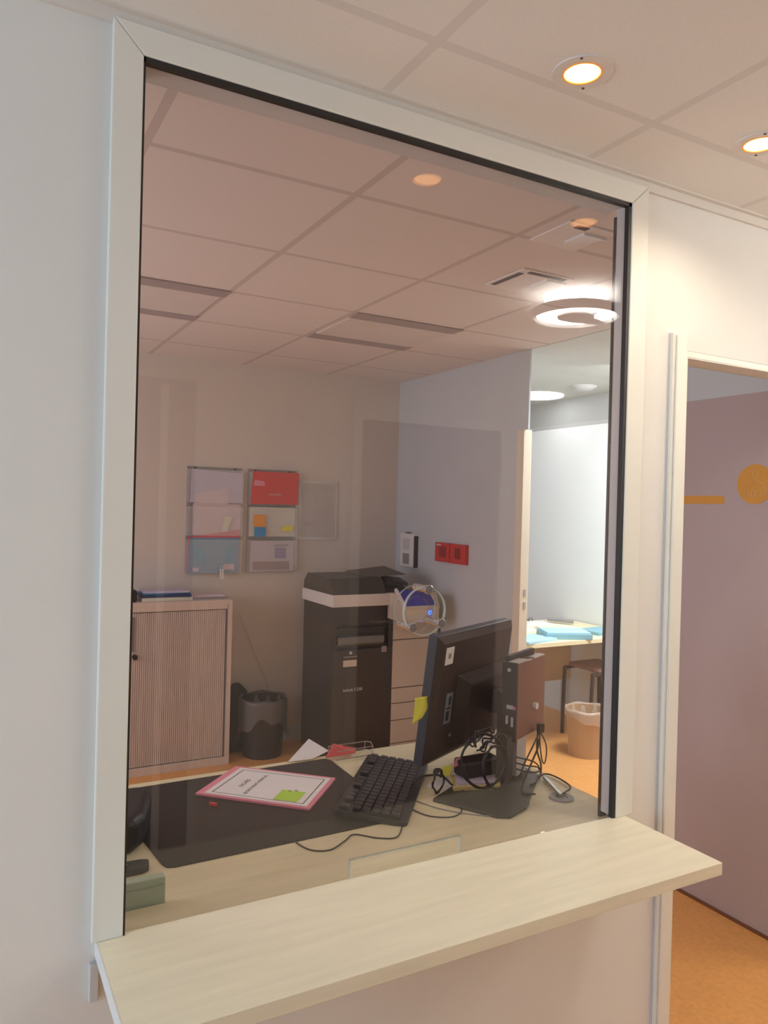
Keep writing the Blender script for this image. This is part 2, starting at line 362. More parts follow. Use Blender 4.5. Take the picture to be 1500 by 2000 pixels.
# shelf in front of the window
sh = thing('counter_shelf', 'pale wooden counter shelf projecting below the window', 'shelf', (.915, 0, ZB))
MB().box((.236-.915, -.317, -.030), (1.602-.915, .0, 0)).build('shelf_board', wood_shelf, sh, bevel=.0015)
MB().box((.2335-.915, -.317, -.030), (.236-.915, .0, 0)).build('edge_band', white_pl, sh)['label'] = 'white end of the shelf board'
for x in (.42, 1.45):
    MB().prism([(0, -.030), (-.13, -.030), (-.13, -.036), (-.006, -.16), (0, -.16)], x-.915, x-.915+.006, axis=0).build('bracket', lt_grey, sh)
tag(MB().box((.2235, -.012, .665), (.2405, 0, .735)).build('wall_plate', lt_grey, bevel=.002), 'small grey plate on the wall under the left end of the shelf', 'plate')

# ----------------------------------------------------------------- ceiling lamps
warm_e = mat('downlight_glow', (1, .8, .5), .5, noise=.01, emit=(1.0, .46, .14), estr=6)
def downlight(x, y, label):
    t = thing('downlight', label, 'ceiling lamp', (x, y, CZ), 0, 'recessed spots in the corridor ceiling')
    MB().ring((0, 0), .041, .062, -.003, 0).build('trim_ring', mat('trim_ring_white', (.78, .73, .70), .6, noise=.02), t, smooth=False)
    MB().ring((0, 0), .0375, .041, -.004, 0).build('inner_rim', mat('rim_orange_glow', (.75, .30, .07), .35, noise=.02, emit=(1, .3, .03), estr=.35), t)  # orange glow of the lamp put into the rim's colour and emission
    MB().lathe([(.0003, -.006), (.020, -.0055), (.037, -.002), (.0375, 0)], 40).build('lens', warm_e, t, smooth=True)
    l = bpy.data.lights.new('downlight_beam', 'SPOT'); l.energy = 7.5; l.color = (1, .85, .62); l.spot_size = R(150); l.spot_blend = .8; l.shadow_soft_size = 0
    lo = bpy.data.objects.new('downlight_beam', l); COL.objects.link(lo); lo.parent = t; lo.location = (0, 0, -.02)
    for a in (45, 225): MB().cyl((.056*math.cos(R(a)), .056*math.sin(R(a)), -.0045), (.056*math.cos(R(a)), .056*math.sin(R(a)), 0), .003, n=8).build('screw', dark_tone, t)
downlight(1.108, -.300, 'warm glowing round spot in the ceiling above the window')
downlight(1.69, -.300, 'warm glowing round spot in the ceiling, cut by the right edge')
# ring lamp in the corridor, seen mirrored in the glass
rl = thing('ring_ceiling_lamp', 'round bright ceiling lamp with clear ring, mirrored in the window glass', 'ceiling lamp', (2.24, -.92, CZ))
white_e = mat('lamp_tube_glow', (1, 1, 1), .5, noise=.01, emit=(1, .96, .86), estr=50)
MB().lathe([(.001, -.066), (.09, -.064), (.12, -.045), (.13, -.02), (.132, 0)], 48).build('lamp_base', mat('lamp_base_glow', (1, 1, 1), .5, noise=.01, emit=(1, .97, .90), estr=22), rl, smooth=True)
MB().ring((0, 0), .170, .178, -.098, -.060).build('outer_ring', lt_grey, rl)
MB().ring((0, 0), .095, .158, -.086, -.070).build('diffuser', white_e, rl)
MB().ring((0, 0), .001, .080, -.094, -.088).build('centre_disc', grey_pl, rl)
MB().prism([(.03, -.09), (.17, -.05), (.175, .0), (.09, .03)], -.092, -.089).build('support_plate', grey_pl, rl)
# round lamp of the next room
tag(MB().lathe([(.001, -.012), (.19, -.012), (.20, -.006), (.20, 0)], 48, Matrix.Translation((3.93, 3.16, CZ))).build('round_ceiling_lamp', mat('cool_lamp_glow', (1, 1, 1), .5, noise=.01, emit=(.95, .98, 1), estr=6), smooth=False), 'white glowing round lamp on the ceiling of the next room', 'ceiling lamp')
sd = thing('smoke_detector', 'flat pale round detector on the next-room ceiling', 'detector', (3.90, 2.63, CZ))
MB().lathe([(.001, -.03), (.06, -.03), (.09, -.012), (.10, 0)], 32).build('housing', lt_grey, sd, smooth=True)

# air diffusers (office ceiling)
def diffuser(x, y, s, label, both=True):
    t = thing('air_diffuser', label, 'air vent', (x, y, CZ), 0, 'square air vents in the office ceiling')
    a = s/2; vm = mat('vent_white', (.84, .80, .78), .6, noise=.02)
    MB().box((-a, -a, -.006), (a, a, 0)).build('vent_plate', vm, t, bevel=.002)
    if both: MB().box((-a+.01, -a+.04, -.008), (-a+.032, a-.03, -.006)).build('vent_slot', dark_tone, t)
    MB().box((-a+.04, -a+.01, -.008), (a-.03 if both else -.01, -a+.032, -.006)).build('vent_slot', dark_tone, t)
    MB().prism([(a-.10, -a+.045), (a, -a+.045), (a-.10, a-.06)], -.014, -.006).build('vent_blade', white_pl, t)
diffuser(1.95, .885, .25, 'square ceiling vent with two dark slots above the mirrored ring lamp')
diffuser(1.745, .415, .20, 'small square ceiling vent close behind the top right of the glass', False)
# recessed troffers (unlit): dark louvre strips
def troffer(x0, label):
    t = thing('recessed_ceiling_light', label, 'ceiling light', (x0, 1.71, CZ), 0, 'unlit recessed lights in the office ceiling')
    MB().box((.012, .10, -.004), (.588, .52, 0)).build('light_panel', mat('troffer_panel', (.74, .69, .67), .7, noise=.02), t)
    for y in (-.012, .50):
        MB().box((.0, y, -.006), (.6, y+.10, -.001)).build('louvre', slot_grey, t)
    return t
troffer(.39, 'unlit recessed ceiling light with two dark strips at the left edge of the window')
troffer(1.605, 'unlit recessed ceiling light with two dark strips in the middle of the office')

# ----------------------------------------------------------------- desk behind the window
DZT = .750
dk = thing('desk', 'pale wooden desk right behind the window glass', 'desk', (.7, .45, 0))
MB().prism([(-1.0, -.37), (.90, -.37), (.979, -.29), (.979, .405), (-1.0, .405)], DZT-.028, DZT).build('desktop', wood_desk, dk, bevel=.002)
for x in (-.95, .88):
    for y in (-.33, .30): MB().box((x, y, 0), (x+.05, y+.06, DZT-.028)).build('leg', lt_grey, dk)
MB().box((-.9, -.30, .35), (.88, -.285, DZT-.028)).build('modesty_panel', wood_desk, dk)
MB().ring((1.578-.7, .213-.45), .018, .036, DZT, DZT+.004).ring((1.578-.7, .213-.45), .0005, .018, DZT, DZT+.0015).build('cable_grommet', grey_pl, dk)
Z = DZT
tag(MB().prism([(.425, .300), (.432, .278), (.450, .272), (1.055, .283), (1.073, .290), (1.080, .31), (1.094, .80), (1.085, .818), (1.07, .822), (.40, .812), (.385, .805), (.384, .79)], Z, Z+.003).build('desk_mat', mat('black_desk_mat', (.020, .018, .018), .5, noise=.1, nscale=40)), 'large black desk mat under the pink folder', 'desk mat')

def flat(name, pts, z, h, mt, parent=None, **k): return MB().prism(pts, z, z+h).build(name, mt, parent, **k)
# pink folder with printed sheet: local frame, x along the long side
pf = thing('pink_folder', 'pink card folder with bordered white sheet and green note on the black mat', 'folder', (.817, .645, Z+.003), R(-41.5))
MB().prism([(-.182, -.112), (.17, -.128), (.172, .125), (-.165, .135)], 0, .007).build('folder_card', pink_m, pf, bevel=.001)
MB().prism([(-.158, -.104), (.158, -.118), (.160, .112), (-.142, .122)], .0072, .0080).build('sheet', paper, pf)
bd = MB()
def frame2(P, w_, z0, z1, B):
    n = len(P); c = (sum(p[0] for p in P)/n, sum(p[1] for p in P)/n); Q = [(p[0]+(c[0]-p[0])*w_, p[1]+(c[1]-p[1])*w_) for p in P]
    for i in range(n): B.prism([P[i], P[(i+1) % n], Q[(i+1) % n], Q[i]], z0, z1)
frame2([(-.140, -.092), (.144, -.105), (.146, .098), (-.126, .106)], .022, .0080, .0083, bd)
bd.build('printed_border', ink, pf)
def TM(x, y, a, z): return Matrix.Translation((x, y, z)) @ Matrix.Rotation(R(a), 4, 'Z')
text('printed_text', 'FICHES', .020, TM(-.075, .0, 88, .0083), ink, pf, .0001)
text('printed_text', 'SECRETARIAT MEDICAL', .0155, TM(-.040, .0, 88, .0083), ink, pf, .0001)
gn = MB().prism([(.050, -.096), (.122, -.098), (.124, -.022), (.052, -.020)], .0083, .0092).build('sticky_note', green_n, pf); gn['label'] = 'bright green sticky note'
text('note_writing', 'a  b', .02, TM(.085, -.020, 20, .0094), ink, pf, .0001)
tag(MB().prism(rrect(-.012, -.004, .012, .004, .0035), 0, .007, M=Matrix.Translation((.632, .588, Z+.003)) @ Matrix.Rotation(R(-50), 4, 'Z')).build('pen_cap', red_m), 'tiny red pen cap on the black mat left of the pink folder', 'pen cap')

# keyboard
kb = thing('keyboard', 'black keyboard lying askew on the desk beside the monitor', 'keyboard', (1.125, .485, Z+.003), math.atan2(.395, .32))
KM = Matrix.Rotation(R(5), 4, 'X')
MB().prism(rrect(-.240, -.103, .240, .100, .012), .002, .018, M=KM).build('keyboard_body', blk, kb, bevel=.002)
kproto = None
for i in range(17):
    for jx in range(6):
        if jx == 0 and i % 4 == 1: continue
        x = -.226+i*.0268; y = .068-jx*.0270+(.006 if jx == 0 else 0)
        if kproto is None:
            kproto = MB().box((0, -.011, .018), (.0222, .0115, .027)).build('key', blk2, kb, bevel=.0015, seg=1); ko = kproto
        else:
            ko = kproto.copy(); COL.objects.link(ko)
        ko.matrix_basis = KM @ Matrix.Translation((x, y, 0))
# mouse/keyboard lead
def cable(name, pts, r, label, mt=blk, cat='cable', group=None, **k):
    return tag(MB().tube(pts, r, **k).build(name, mt, smooth=True), label, cat, group)
z_ = Z+.002
cable('keyboard_cable', [(1.105, .345, z_), (1.08, .29, z_), (1.04, .235, z_), (.995, .188, z_), (.95, .205, z_), (.905, .25, z_), (.865, .225, z_), (.81, .196, z_), (.765, .222, z_), (.752, .30, z_), (.775, .345, Z+.006)], .0018, 'thin dark cable looping on the bare desk in front of the keyboard')
cable('thin_cable', [(1.13, .36, z_), (1.13, .31, z_), (1.15, .262, z_), (1.20, .235, z_), (1.25, .26, z_), (1.27, .33, z_), (1.30, .40, z_)], .0018, 'thin dark cable running from the keyboard to the monitor stand')
cable('grey_cable', [(1.165, .39, z_), (1.20, .30, z_), (1.27, .215, z_), (1.36, .17, z_), (1.44, .20, z_), (1.50, .28, z_)], .0016, 'thin grey cable curving around the monitor stand plate', grey_pl)

# case, stapler and reflection box at the left
tag(MB().prism([(.20, .37), (.375, .37), (.408, .41), (.458, .56), (.44, .60), (.20, .62)], Z+.003, Z+.088).build('black_case', blk, bevel=.03, seg=5), 'rounded black case at the left end of the desk', 'case')
stp = thing('stapler', 'flat black stapler between the black case and the green box', 'stapler', (.33, .30, Z))
MB().prism([(-.09, -.028), (.045, -.028), (.062, -.020), (.066, .006), (.05, .014), (-.09, .022)], 0, .018).build('stapler_body', blk, stp, bevel=.003)
MB().prism(rrect(-.012, -.012, .016, .004, .006), .018, .0195).build('metal_spot', steel, stp)
cable('stapler_side_cable', [(.327, .262, z_), (.318, .23, z_), (.31, .19, z_), (.28, .17, z_)], .002, 'short black cable end beside the stapler')
gb = thing('reflection_box', 'pale green box in place of a reflection, lower left behind the glass', 'box', (.345, .125, Z))  # box added to stand for a pale green reflection in the glass
pale_green = mat('pale_green_reflection', (.42, .52, .38), .5, noise=.03)
MB().box((-.09, -.012, .004), (.045, .012, .062)).build('box_body', pale_green, gb, bevel=.002)
MB().box((-.09, -.016, 0), (.047, .016, .004)).build('box_foot', grey_pl, gb)
MB().box((-.08, -.0135, .046), (.040, -.012, .048)).build('box_seam', mat('green_seam', (.30, .38, .27), .5, noise=.02), gb)

# wire tray with white sheet and red folder at the far edge of the desk
wt = thing('wire_tray', 'thin wire letter tray at the far edge of the desk', 'tray', (1.145, .80, Z))
for z0 in (.006, .034):
    MB().tube([(-.04, -.02, z0), (.10, -.015, z0), (.115, .03, z0), (.10, .044, z0), (-.04, .044, z0)], .0018, smooth=False).build('wire_rim', steel, wt)
for px_, py_ in ((.10, -.015), (.10, .044), (-.04, .044)): MB().tube([(px_, py_, .006), (px_, py_, .034)], .0015, smooth=False).build('wire_post', steel, wt)
def slab(P, n, h):
    """tilted sheet from four 3-D corners"""
    P = [Vector(p) for p in P]; nn = Vector(n)*h
    b = MB(); k = len(P)
    b._add([p for p in P]+[p+nn for p in P], [tuple(range(k))[::-1], tuple(range(k, 2*k))]+[(i, (i+1) % k, k+(i+1) % k, k+i) for i in range(k)]); return b
tag(slab([(1.075, .800, Z+.012), (1.185, .800, Z+.014), (1.21, .842, Z+.014), (1.12, .842, Z+.040)], (0, 0, 1), .003).build('red_folder', red_m), 'red folder in the wire tray at the far desk edge', 'folder')
tag(slab([(.955, .838, Z+.003), (1.04, .832, Z+.003), (1.115, .862, Z+.012), (1.085, .965, Z+.028)], (0, 0, 1), .0012).build('white_sheet', paper), 'white sheet sticking up behind the black mat', 'paper')

# ----------------------------------------------------------------- monitor (seen from behind)
U = Vector((.898, .44, 0)); V = Vector((.44, -.898, 0)); ang = math.atan2(.44, .898)
mo = thing('computer_monitor', 'large black monitor seen from behind, tilted back on the desk', 'monitor', (1.22+U.x*.298-.01, .45+U.y*.298, Z), ang)
# local: x along U, -y towards the window, z up; panel tilts back over the bottom edge
TM_ = Matrix.Translation((0, 0, .058)) @ Matrix.Rotation(R(6.5), 4, 'X')
HW = .256
MB().box((-HW, .004, 0), (HW, .036, .408), TM_).build('front_bezel', blue_edge, mo, bevel=.002)
bk = MB(); o_, i_ = HW-.001, HW-.022
bk._add([TM_ @ Vector(p) for p in ((-o_, .004, .001), (o_, .004, .001), (o_, .004, .407), (-o_, .004, .407), (-i_, -.012, .02), (i_, -.012, .02), (i_, -.012, .385), (-i_, -.012, .385))], [(0, 1, 2, 3), (4, 7, 6, 5), (0, 4, 5, 1), (1, 5, 6, 2), (2, 6, 7, 3), (3, 7, 4, 0)])
bk.build('back_shell', mat('monitor_back', (.050, .038, .033), .42, noise=.06, nscale=30), mo)
hb = MB(); zb, zt = .03, .275
hb._add([TM_ @ Vector(p) for p in ((-.13, -.012, zb), (.25, -.012, zb), (.25, -.012, zt), (-.13, -.012, zt), (-.090, -.045, zb+.02), (.22, -.045, zb+.02), (.22, -.045, zt-.035), (-.090, -.045, zt-.035))], [(0, 1, 2, 3), (4, 7, 6, 5), (0, 4, 5, 1), (1, 5, 6, 2), (2, 6, 7, 3), (3, 7, 4, 0)])
hb.build('rear_housing', mat('monitor_housing', (.032, .026, .023), .4, noise=.06, nscale=30), mo, bevel=.004)
MB().box((-.186, -.0155, .125), (-.148, -.0125, .222), TM_).build('port_panel', mat('port_panel_blue_grey', (.24, .28, .33), .4, noise=.03), mo)

for q_ in ((-.180, .135, -.164, .165), (-.180, .172, -.158, .177), (-.172, .185, -.160, .212)):
    MB().box((q_[0], -.0175, q_[1]), (q_[2], -.0155, q_[3]), TM_).build('port', blk, mo)
st = MB().box((-.222, -.0135, .318), (-.174, -.0122, .372), TM_).build('sticker', paper, mo); st['label'] = 'white square sticker'
MB().box((-.206, -.0143, .337), (-.190, -.0135, .353), TM_).build('sticker_print', grey_pl, mo)
MB().box((-.14, -.0145, .075), (-.08, -.0125, .083), TM_).build('maker_mark', grey_pl, mo)
# stand: column and base plate
MB().box((.050, -.125, .01), (.120, -.095, .25)).box((.075, -.125, .17), (.120, -.045, .25)).build('stand_column', blk2, mo, bevel=.003)
MB().prism([(-.338, -.087), (-.332, -.290), (-.31, -.322), (-.226, -.33), (.05, -.25), (.13, -.11), (-.2, -.08)], 0, .010).build('base_plate', olive, mo, bevel=.003)
yn = thing('yellow_sticky_note', 'yellow sticky note curling off the left edge of the monitor', 'sticky note', (1.238, .456, .968))
cv = MB(); P1 = []; n_ = 8
for i in range(n_+1):
    t = i/n_; P1.append((-.008+.045*t*0, 0, 0))
front = []; back = []
for i in range(n_+1):
    t = i/n_; x_l = -.034-.020*t**2; x_r = .026-.036*t**2; z = .062*(1-t)
    front += [(x_l, -.004-.02*t*t, z-.010*t), (x_r, .004-.012*t*t, z)]
vs = [Vector(p) for p in front]+[Vector(p)+Vector((0, .0006, 0)) for p in front]; k = len(front)
fs = []
for i in range(n_):
    a = 2*i; fs += [(a, a+1, a+3, a+2), (k+a, k+a+2, k+a+3, k+a+1), (a, a+2, k+a+2, k+a), (a+1, k+a+1, k+a+3, a+3)]
fs += [(0, k, k+1, 1), (2*n_, 2*n_+1, k+2*n_+1, k+2*n_)]
cv._add(vs, fs).build('note_paper', yellow_n, yn, smooth=True)

# thin client on the stand
pc = thing('thin_client', 'slim upright computer box behind the monitor stand with cables', 'computer', (1.53, .37, .88), ang)
tc_side = mat('client_red_brown_side', (.27, .13, .09), .3, noise=.04)
MB().box((.001, .002, 0), (.219, .048, .243)).build('client_body', tc_side, pc, bevel=.004)
MB().box((-.006, .001, -.002), (.001, .052, .245)).build('port_face', blk2, pc, bevel=.001)
MB().box((.0, .002, .243), (.075, .034, .247)).box((.12, .0, .243), (.20, .020, .247)).build('top_label', lt_grey, pc)
MB().box((.012, .036, .243), (.20, .05, .262)).build('mount_plate', blk2, pc)
MB().cyl((.13, .002, .088), (.13, -.010, .088), .011).build('side_knob', white_pl, pc, smooth=False)
for q_ in ((.012, .10, .034, .112), (.028, .052, .036, .078), (.010, .045, .018, .075)): MB().box((-.008, q_[0], q_[1]), (-.006, q_[2], q_[3])).build('port_socket', lt_grey, pc)
MB().cyl((-.006, .028, .222), (-.009, .028, .222), .006, n=12).build('screw', lt_grey, pc)
MB().box((-.009, .004, .10), (-.006, .010, .110)).build('pink_plug', pink_m, pc)
MB().box((.03, .012, -.13), (.10, .05, -.002)).build('mount_foot', lt_grey, pc)
MB().box((-.045, .012, -.128), (.0, .046, .02)).build('mount_arm', blk2, pc)

# cables around the stand
random.seed(3)
def coilpts(c, ru, rz, turns, n=14, jit=.01, tilt=0, ax=U):
    P = []
    for i in range(int(turns*n)+1):
        a = 2*math.pi*i/n
        P.append(Vector(c)+ax*(ru*math.cos(a)+random.uniform(-jit, jit))+Vector((0, 0, 1))*(rz*math.sin(a)+random.uniform(-jit, jit))+V*(random.uniform(-jit, jit)+.004*i/n+tilt*math.sin(a)))
    return P
W = Vector((.93, -.37, 0))
cable('coiled_cable', coilpts((1.372, .335, .853), .066, .080, 2.2, jit=.003, ax=W, n=20), .0034, 'big loop of thick black cable hanging left of the stand column', blk)
cable('coiled_cable', coilpts((1.395, .30, .842), .040, .062, 1.8, jit=.003, ax=W, n=20), .0030, 'smaller inner loop of black cable in front of the monitor foot', blk)
for i, (c, lab) in enumerate((((1.385, .37, .915), 'tangled black cable above the big loop'), ((1.42, .36, .900), 'black cable knot below the rear housing'))):
    cable('tangled_cable', coilpts(c, .062, .022, 2, jit=.012, tilt=.02), .0026, lab, blk)
cable('power_cable', [(1.60, .35, .885), (1.595, .345, .86), (1.56, .33, .825), (1.51, .30, .79), (1.475, .27, .765), (1.50, .24, .765)], .003, 'black power cable dropping from the thin box to the desk')
cable('power_cable', [(1.67, .42, .895), (1.64, .40, .875), (1.58, .36, .85), (1.52, .32, .825), (1.49, .30, .80)], .0028, 'straight black cable from the right foot of the box to the column')
cable('power_cable', [(1.672, .43, .885), (1.70, .43, .84), (1.715, .44, .80), (1.69, .42, .775), (1.66, .40, .80), (1.658, .41, .86), (1.668, .42, .885)], .0022, 'thin dark loop hanging right of the thin box')
cable('power_cable', [(1.66, .42, .90), (1.648, .41, .83), (1.640, .38, .79), (1.60, .34, .766), (1.54, .31, .763)], .0030, 'black cable falling behind the grommet')
cable('power_cable', [(1.60, .36, z_+.001), (1.66, .38, .757), (1.672, .33, .757), (1.655, .26, .757), (1.61, .23, .758), (1.585, .22, .759)], .0026, 'brown-black cable curving along the right end of the desk')
for i in range(3):
    cable('loose_cable', [(1.495, .325, .85-.018*i), (1.53+.01*i, .33, .838-.022*i), (1.58+.01*i, .35, .818-.018*i), (1.625+.006*i, .375, .79-.008*i), (1.64, .39, .772)], .0024, ('loose black cable sloping from column to desk end, %s of three' % ('topmost', 'middle one', 'lowest')[i]), blk, group='cables strung beside the stand')
MB().box((-.010, -.008, -.012), (.010, .008, .016), Matrix.Translation((1.662, .412, .895))).build('cable_plug', blk)
tag(bpy.data.objects['cable_plug'], 'black plug cluster at the lower right corner of the thin box', 'plug')
cable('hanging_cable', coilpts((1.255, .40, .79), .028, .034, 2.4, jit=.004), .0026, 'small hanging loop of dark cable between keyboard and papers')
cable('hanging_cable', [(1.20, .44, .775), (1.24, .46, .785), (1.29, .43, .79), (1.31, .40, .77), (1.33, .36, .757)], .003, 'dark cable leaving the upper right of the keyboard')
# metal bar to the grommet
tag(MB().box((-.006, -.075, 0), (.006, .075, .008), Matrix.Translation((1.605, .285, Z+.004)) @ Matrix.Rotation(R(-22), 4, 'Z')).build('metal_strip', steel, bevel=.002), 'narrow grey metal strip lying across the cable grommet', 'strip')
# papers and things below the monitor
flat('white_strip', [(1.32, .50), (1.255, .455), (1.30, .40), (1.38, .46)], Z, .006, paper); tag(bpy.data.objects['white_strip'], 'white paper slip between keyboard and monitor', 'paper')
tag(MB().box((-.03, -.004, 0), (.03, .004, .012), Matrix.Translation((1.338, .655, Z)) @ Matrix.Rotation(R(-35), 4, 'Z')).build('white_clip', white_pl, bevel=.001), 'small white plastic clip at the far corner of the keyboard', 'clip')
flat('yellow_pad', [(1.30, .375), (1.44, .33), (1.50, .42), (1.35, .47)], Z+.0101, .010, mat('yellow_pad_card', (.72, .58, .22), .6, noise=.03)); tag(bpy.data.objects['yellow_pad'], 'thin yellow pad under the lilac papers', 'pad')
flat('lilac_papers', [(1.315, .385), (1.435, .345), (1.485, .43), (1.37, .47)], Z+.0202, .006, lilac); tag(bpy.data.objects['lilac_papers'], 'crumpled lilac papers on the yellow pad', 'paper')
tag(slab([(1.305, .455, Z+.028), (1.33, .445, Z+.03), (1.345, .45, Z+.058), (1.318, .462, Z+.054)], (0, -1, .2), .001).build('yellow_flag', yellow_n), 'small yellow paper flag under the monitor', 'flag')
tag(slab([(1.345, .445, Z+.052), (1.362, .44, Z+.058), (1.375, .445, Z+.083), (1.355, .45, Z+.077)], (0, -1, .2), .001).build('pink_flag', pink_m), 'small pink paper flag right of the yellow one', 'flag')
tag(MB().prism(rrect(1.36, .40, 1.50, .47, .01), Z+.0265, Z+.075).build('power_adapter', blk, bevel=.006), 'black power adapter on the papers behind the cable loops', 'adapter')

# ----------------------------------------------------------------- tambour cabinet
cb = thing('tambour_cabinet', 'low wooden cabinet with vertical roller shutter against the back wall', 'cabinet', (.95, 3.18, 0))
x0, x1, y0, y1, ct = -.45, .516, -.14, .149, 1.012
MB().box((x0, y0, ct-.028), (x1, y1, ct)).build('cabinet_top', wood_cab, cb, bevel=.0015)
MB().box((x0, y0, 0), (x0+.03, y1, ct-.028)).box((x1-.03, y0, 0), (x1, y1, ct-.028)).box((x0+.03, y0, 0), (x1-.03, y1, .047)).box((x0+.03, y0, ct-.055), (x1-.03, y1-.02, ct-.028)).box((x0+.03, y1-.02, .047), (x1-.03, y1, ct-.028)).build('carcass', wood_cab, cb, bevel=.0015)
tb = MB(); xs = x0+.034; n_ = 74; st_ = (x1-.038-xs)/n_
for i in range(n_): tb.box((xs+i*st_, y0+.010, .052), (xs+(i+.80)*st_, y0+.018, ct-.060))
tb.box((xs, y0+.016, .052), (x1-.038, y0+.020, ct-.060)).build('shutter', wood_dark, cb)
MB().box((xs-.002, y0+.007, .049), (xs+.002, y0+.012, ct-.057)).box((x1-.039, y0+.005, .049), (x1-.031, y0+.012, ct-.057)).box((x0+.03, y0+.015, ct-.059), (x1-.03, y0+.019, ct-.055)).build('shutter_gap', dark_tone, cb)
MB().prism(rrect(-.085, .73, -.065, .93, .008), y0+.004, y0+.011, axis=1).build('handle', mat('handle_grey', (.22, .20, .20), .5, noise=.03), cb)
MB().cyl((-.063, y0+.012, .700), (-.063, y0-.012, .700), .013).box((-.072, y0-.016, .685), (-.050, y0-.010, .712)).build('lock', blk, cb)
CT = ct
# things on the cabinet
fs_ = [((.60, 3.13), .30, .24, .020, cream_p, 'cream folder at the bottom of the stack on the cabinet', 3), ((.62, 3.13), .29, .23, .018, mat('navy_card', (.04, .06, .16), .5, noise=.05), 'navy folder in the stack on the cabinet', -2), ((.60, 3.14), .28, .22, .008, blue_m, 'blue folder near the top of the stack on the cabinet', 1), ((.61, 3.13), .27, .21, .010, lilac, 'pale lilac papers topping the stack on the cabinet', -4)]
zc = CT
for (c, w_, d_, h_, mm, lab, a_) in fs_:
    M_ = Matrix.Translation((1.08, c[1]+.05, zc)) @ Matrix.Rotation(R(a_), 4, 'Z')
    tag(MB().box((-w_/2, -d_/2+.03, 0), (w_/2, d_/2-.03, h_), M_).build('folder', mm, bevel=.001), lab, 'folder', 'folders stacked on the cabinet'); zc += h_
tag(MB().box((-.11, -.075, 0), (.11, .06, .014), Matrix.Translation((1.345, 3.18, CT)) @ Matrix.Rotation(R(4), 4, 'Z')).build('plastic_sleeves', glassy('sleeve_plastic', (.62, .56, .62), .08, .2, milky=.5), bevel=.001), 'clear plastic sleeves beside the folder stack on the cabinet', 'sleeve')
tag(MB().box((-.11, -.075, 0), (.10, .06, .010), Matrix.Translation((1.34, 3.19, CT+.014)) @ Matrix.Rotation(R(-3), 4, 'Z')).build('loose_papers', rose_p), 'loose pale papers on the plastic sleeves', 'paper')
tag(MB().prism(rrect(.82, 3.08, .905, 3.22, .02), CT, CT+.07).build('hole_punch', blk, bevel=.012), 'small black punch at the left end of the cabinet', 'hole punch')
ks = thing('key_bunch', 'small silver keys hanging above the cabinet', 'keys', (1.462, 3.30, 1.12))
MB().ring((0, .07), .010, .0125, -.028, -.026, axis=1, n=24).build('key_ring', chrome, ks)
MB().cyl((0, .018, .08), (0, -.03, .08), .003, n=8).build('hook', chrome, ks)
MB().box((-.012, -.029, .0), (-.004, -.025, .062)).box((.001, -.031, -.005), (.010, -.027, .06)).build('key', chrome, ks)

# ----------------------------------------------------------------- wall document racks
YW = 3.33
def rack(name, x0, x1, zs, label):
    t = thing(name, label, 'document rack', ((x0+x1)/2, YW, zs[0]), 0, 'clear racks on the back wall')
    h = (x1-x0)/2
    MB().box((-h, -.004, 0), (h, 0, zs[-1]-zs[0])).build('back_panel', acr, t)
    for i in range(len(zs)-1):
        a, b_ = zs[i]-zs[0]+.004, zs[i+1]-zs[0]-.02
        MB().box((-h, -.040, a), (h, -.037, b_)).box((-h, -.037, a), (h, -.004, a+.003)).box((-h, -.037, a), (-h+.003, -.004, b_)).box((h-.003, -.037, a), (h, -.004, b_)).build('pocket', acr, t)
        MB().box((-h, -.041, b_-.004), (h, -.036, b_)).build('pocket_lip', acr, t)
    for sx in (-h+.05, h-.05): MB().cyl((sx, -.004, zs[-1]-zs[0]-.008), (sx, -.012, zs[-1]-zs[0]-.008), .006, n=12).build('screw', dark_tone, t)
    return t
rack('document_rack', 1.240, 1.600, (1.15, 1.39, 1.60, 1.835), 'clear three-pocket wall rack holding lilac papers and a blue folder')
rack('document_rack', 1.640, 1.985, (1.15, 1.385, 1.60, 1.835), 'clear three-pocket wall rack holding a red folder and coloured notes')
c_ = thing('sheet_holder', 'clear sheet holder with pale paper, right of the racks', 'sheet holder', (2.15, YW, 1.365))
MB().box((-.145, -.006, 0), (.145, -.003, .41)).build('holder_pane', acr, c_)
MB().box((-.125, -.003, .02), (.125, -.001, .39)).build('inserted_sheet', mat('pale_sheet', (.90, .85, .78), .7, noise=.03), c_)
MB().box((.138, -.008, 0), (.145, 0, .41)).box((-.145, -.008, .0), (.145, 0, .006)).build('holder_edge', lt_grey, c_)
MB().box((-.10, -.0075, .10), (-.04, -.0065, .13)).build('faint_note', mat('faint_pink', (.62, .50, .50), .7, noise=.03), c_)
for sx in (-.135, .135):
    for sz in (.40, .01): MB().cyl((sx, -.006, sz), (sx, -.012, sz), .004, n=10).build('holder_pin', steel, c_)
def quad(name, P, y, mt, label, cat, grp=None, h=.002, mbev=0):
    return tag(MB().prism(P, y, y+h, axis=1).build(name, mt), label, cat, grp)
quad('lilac_leaflet', [(1.255, 1.605), (1.595, 1.605), (1.595, 1.80), (1.26, 1.815)], 3.300, lilac, 'lilac leaflet in the top pocket of the left wall rack', 'leaflet')
quad('tilted_leaflet', [(1.285, 1.595), (1.50, 1.595), (1.50, 1.71), (1.285, 1.655)], 3.296, rose_p, 'tilted rose paper behind the top lip of the left rack', 'leaflet')
quad('rose_leaflet', [(1.275, 1.40), (1.59, 1.40), (1.59, 1.60), (1.275, 1.60)], 3.303, rose_p, 'rose paper in the middle pocket of the left wall rack', 'leaflet')
quad('cream_note', [(1.46, 1.42), (1.50, 1.42), (1.53, 1.52), (1.48, 1.52)], 3.2925, cream_p, 'small cream slip in the middle pocket of the left rack', 'note')
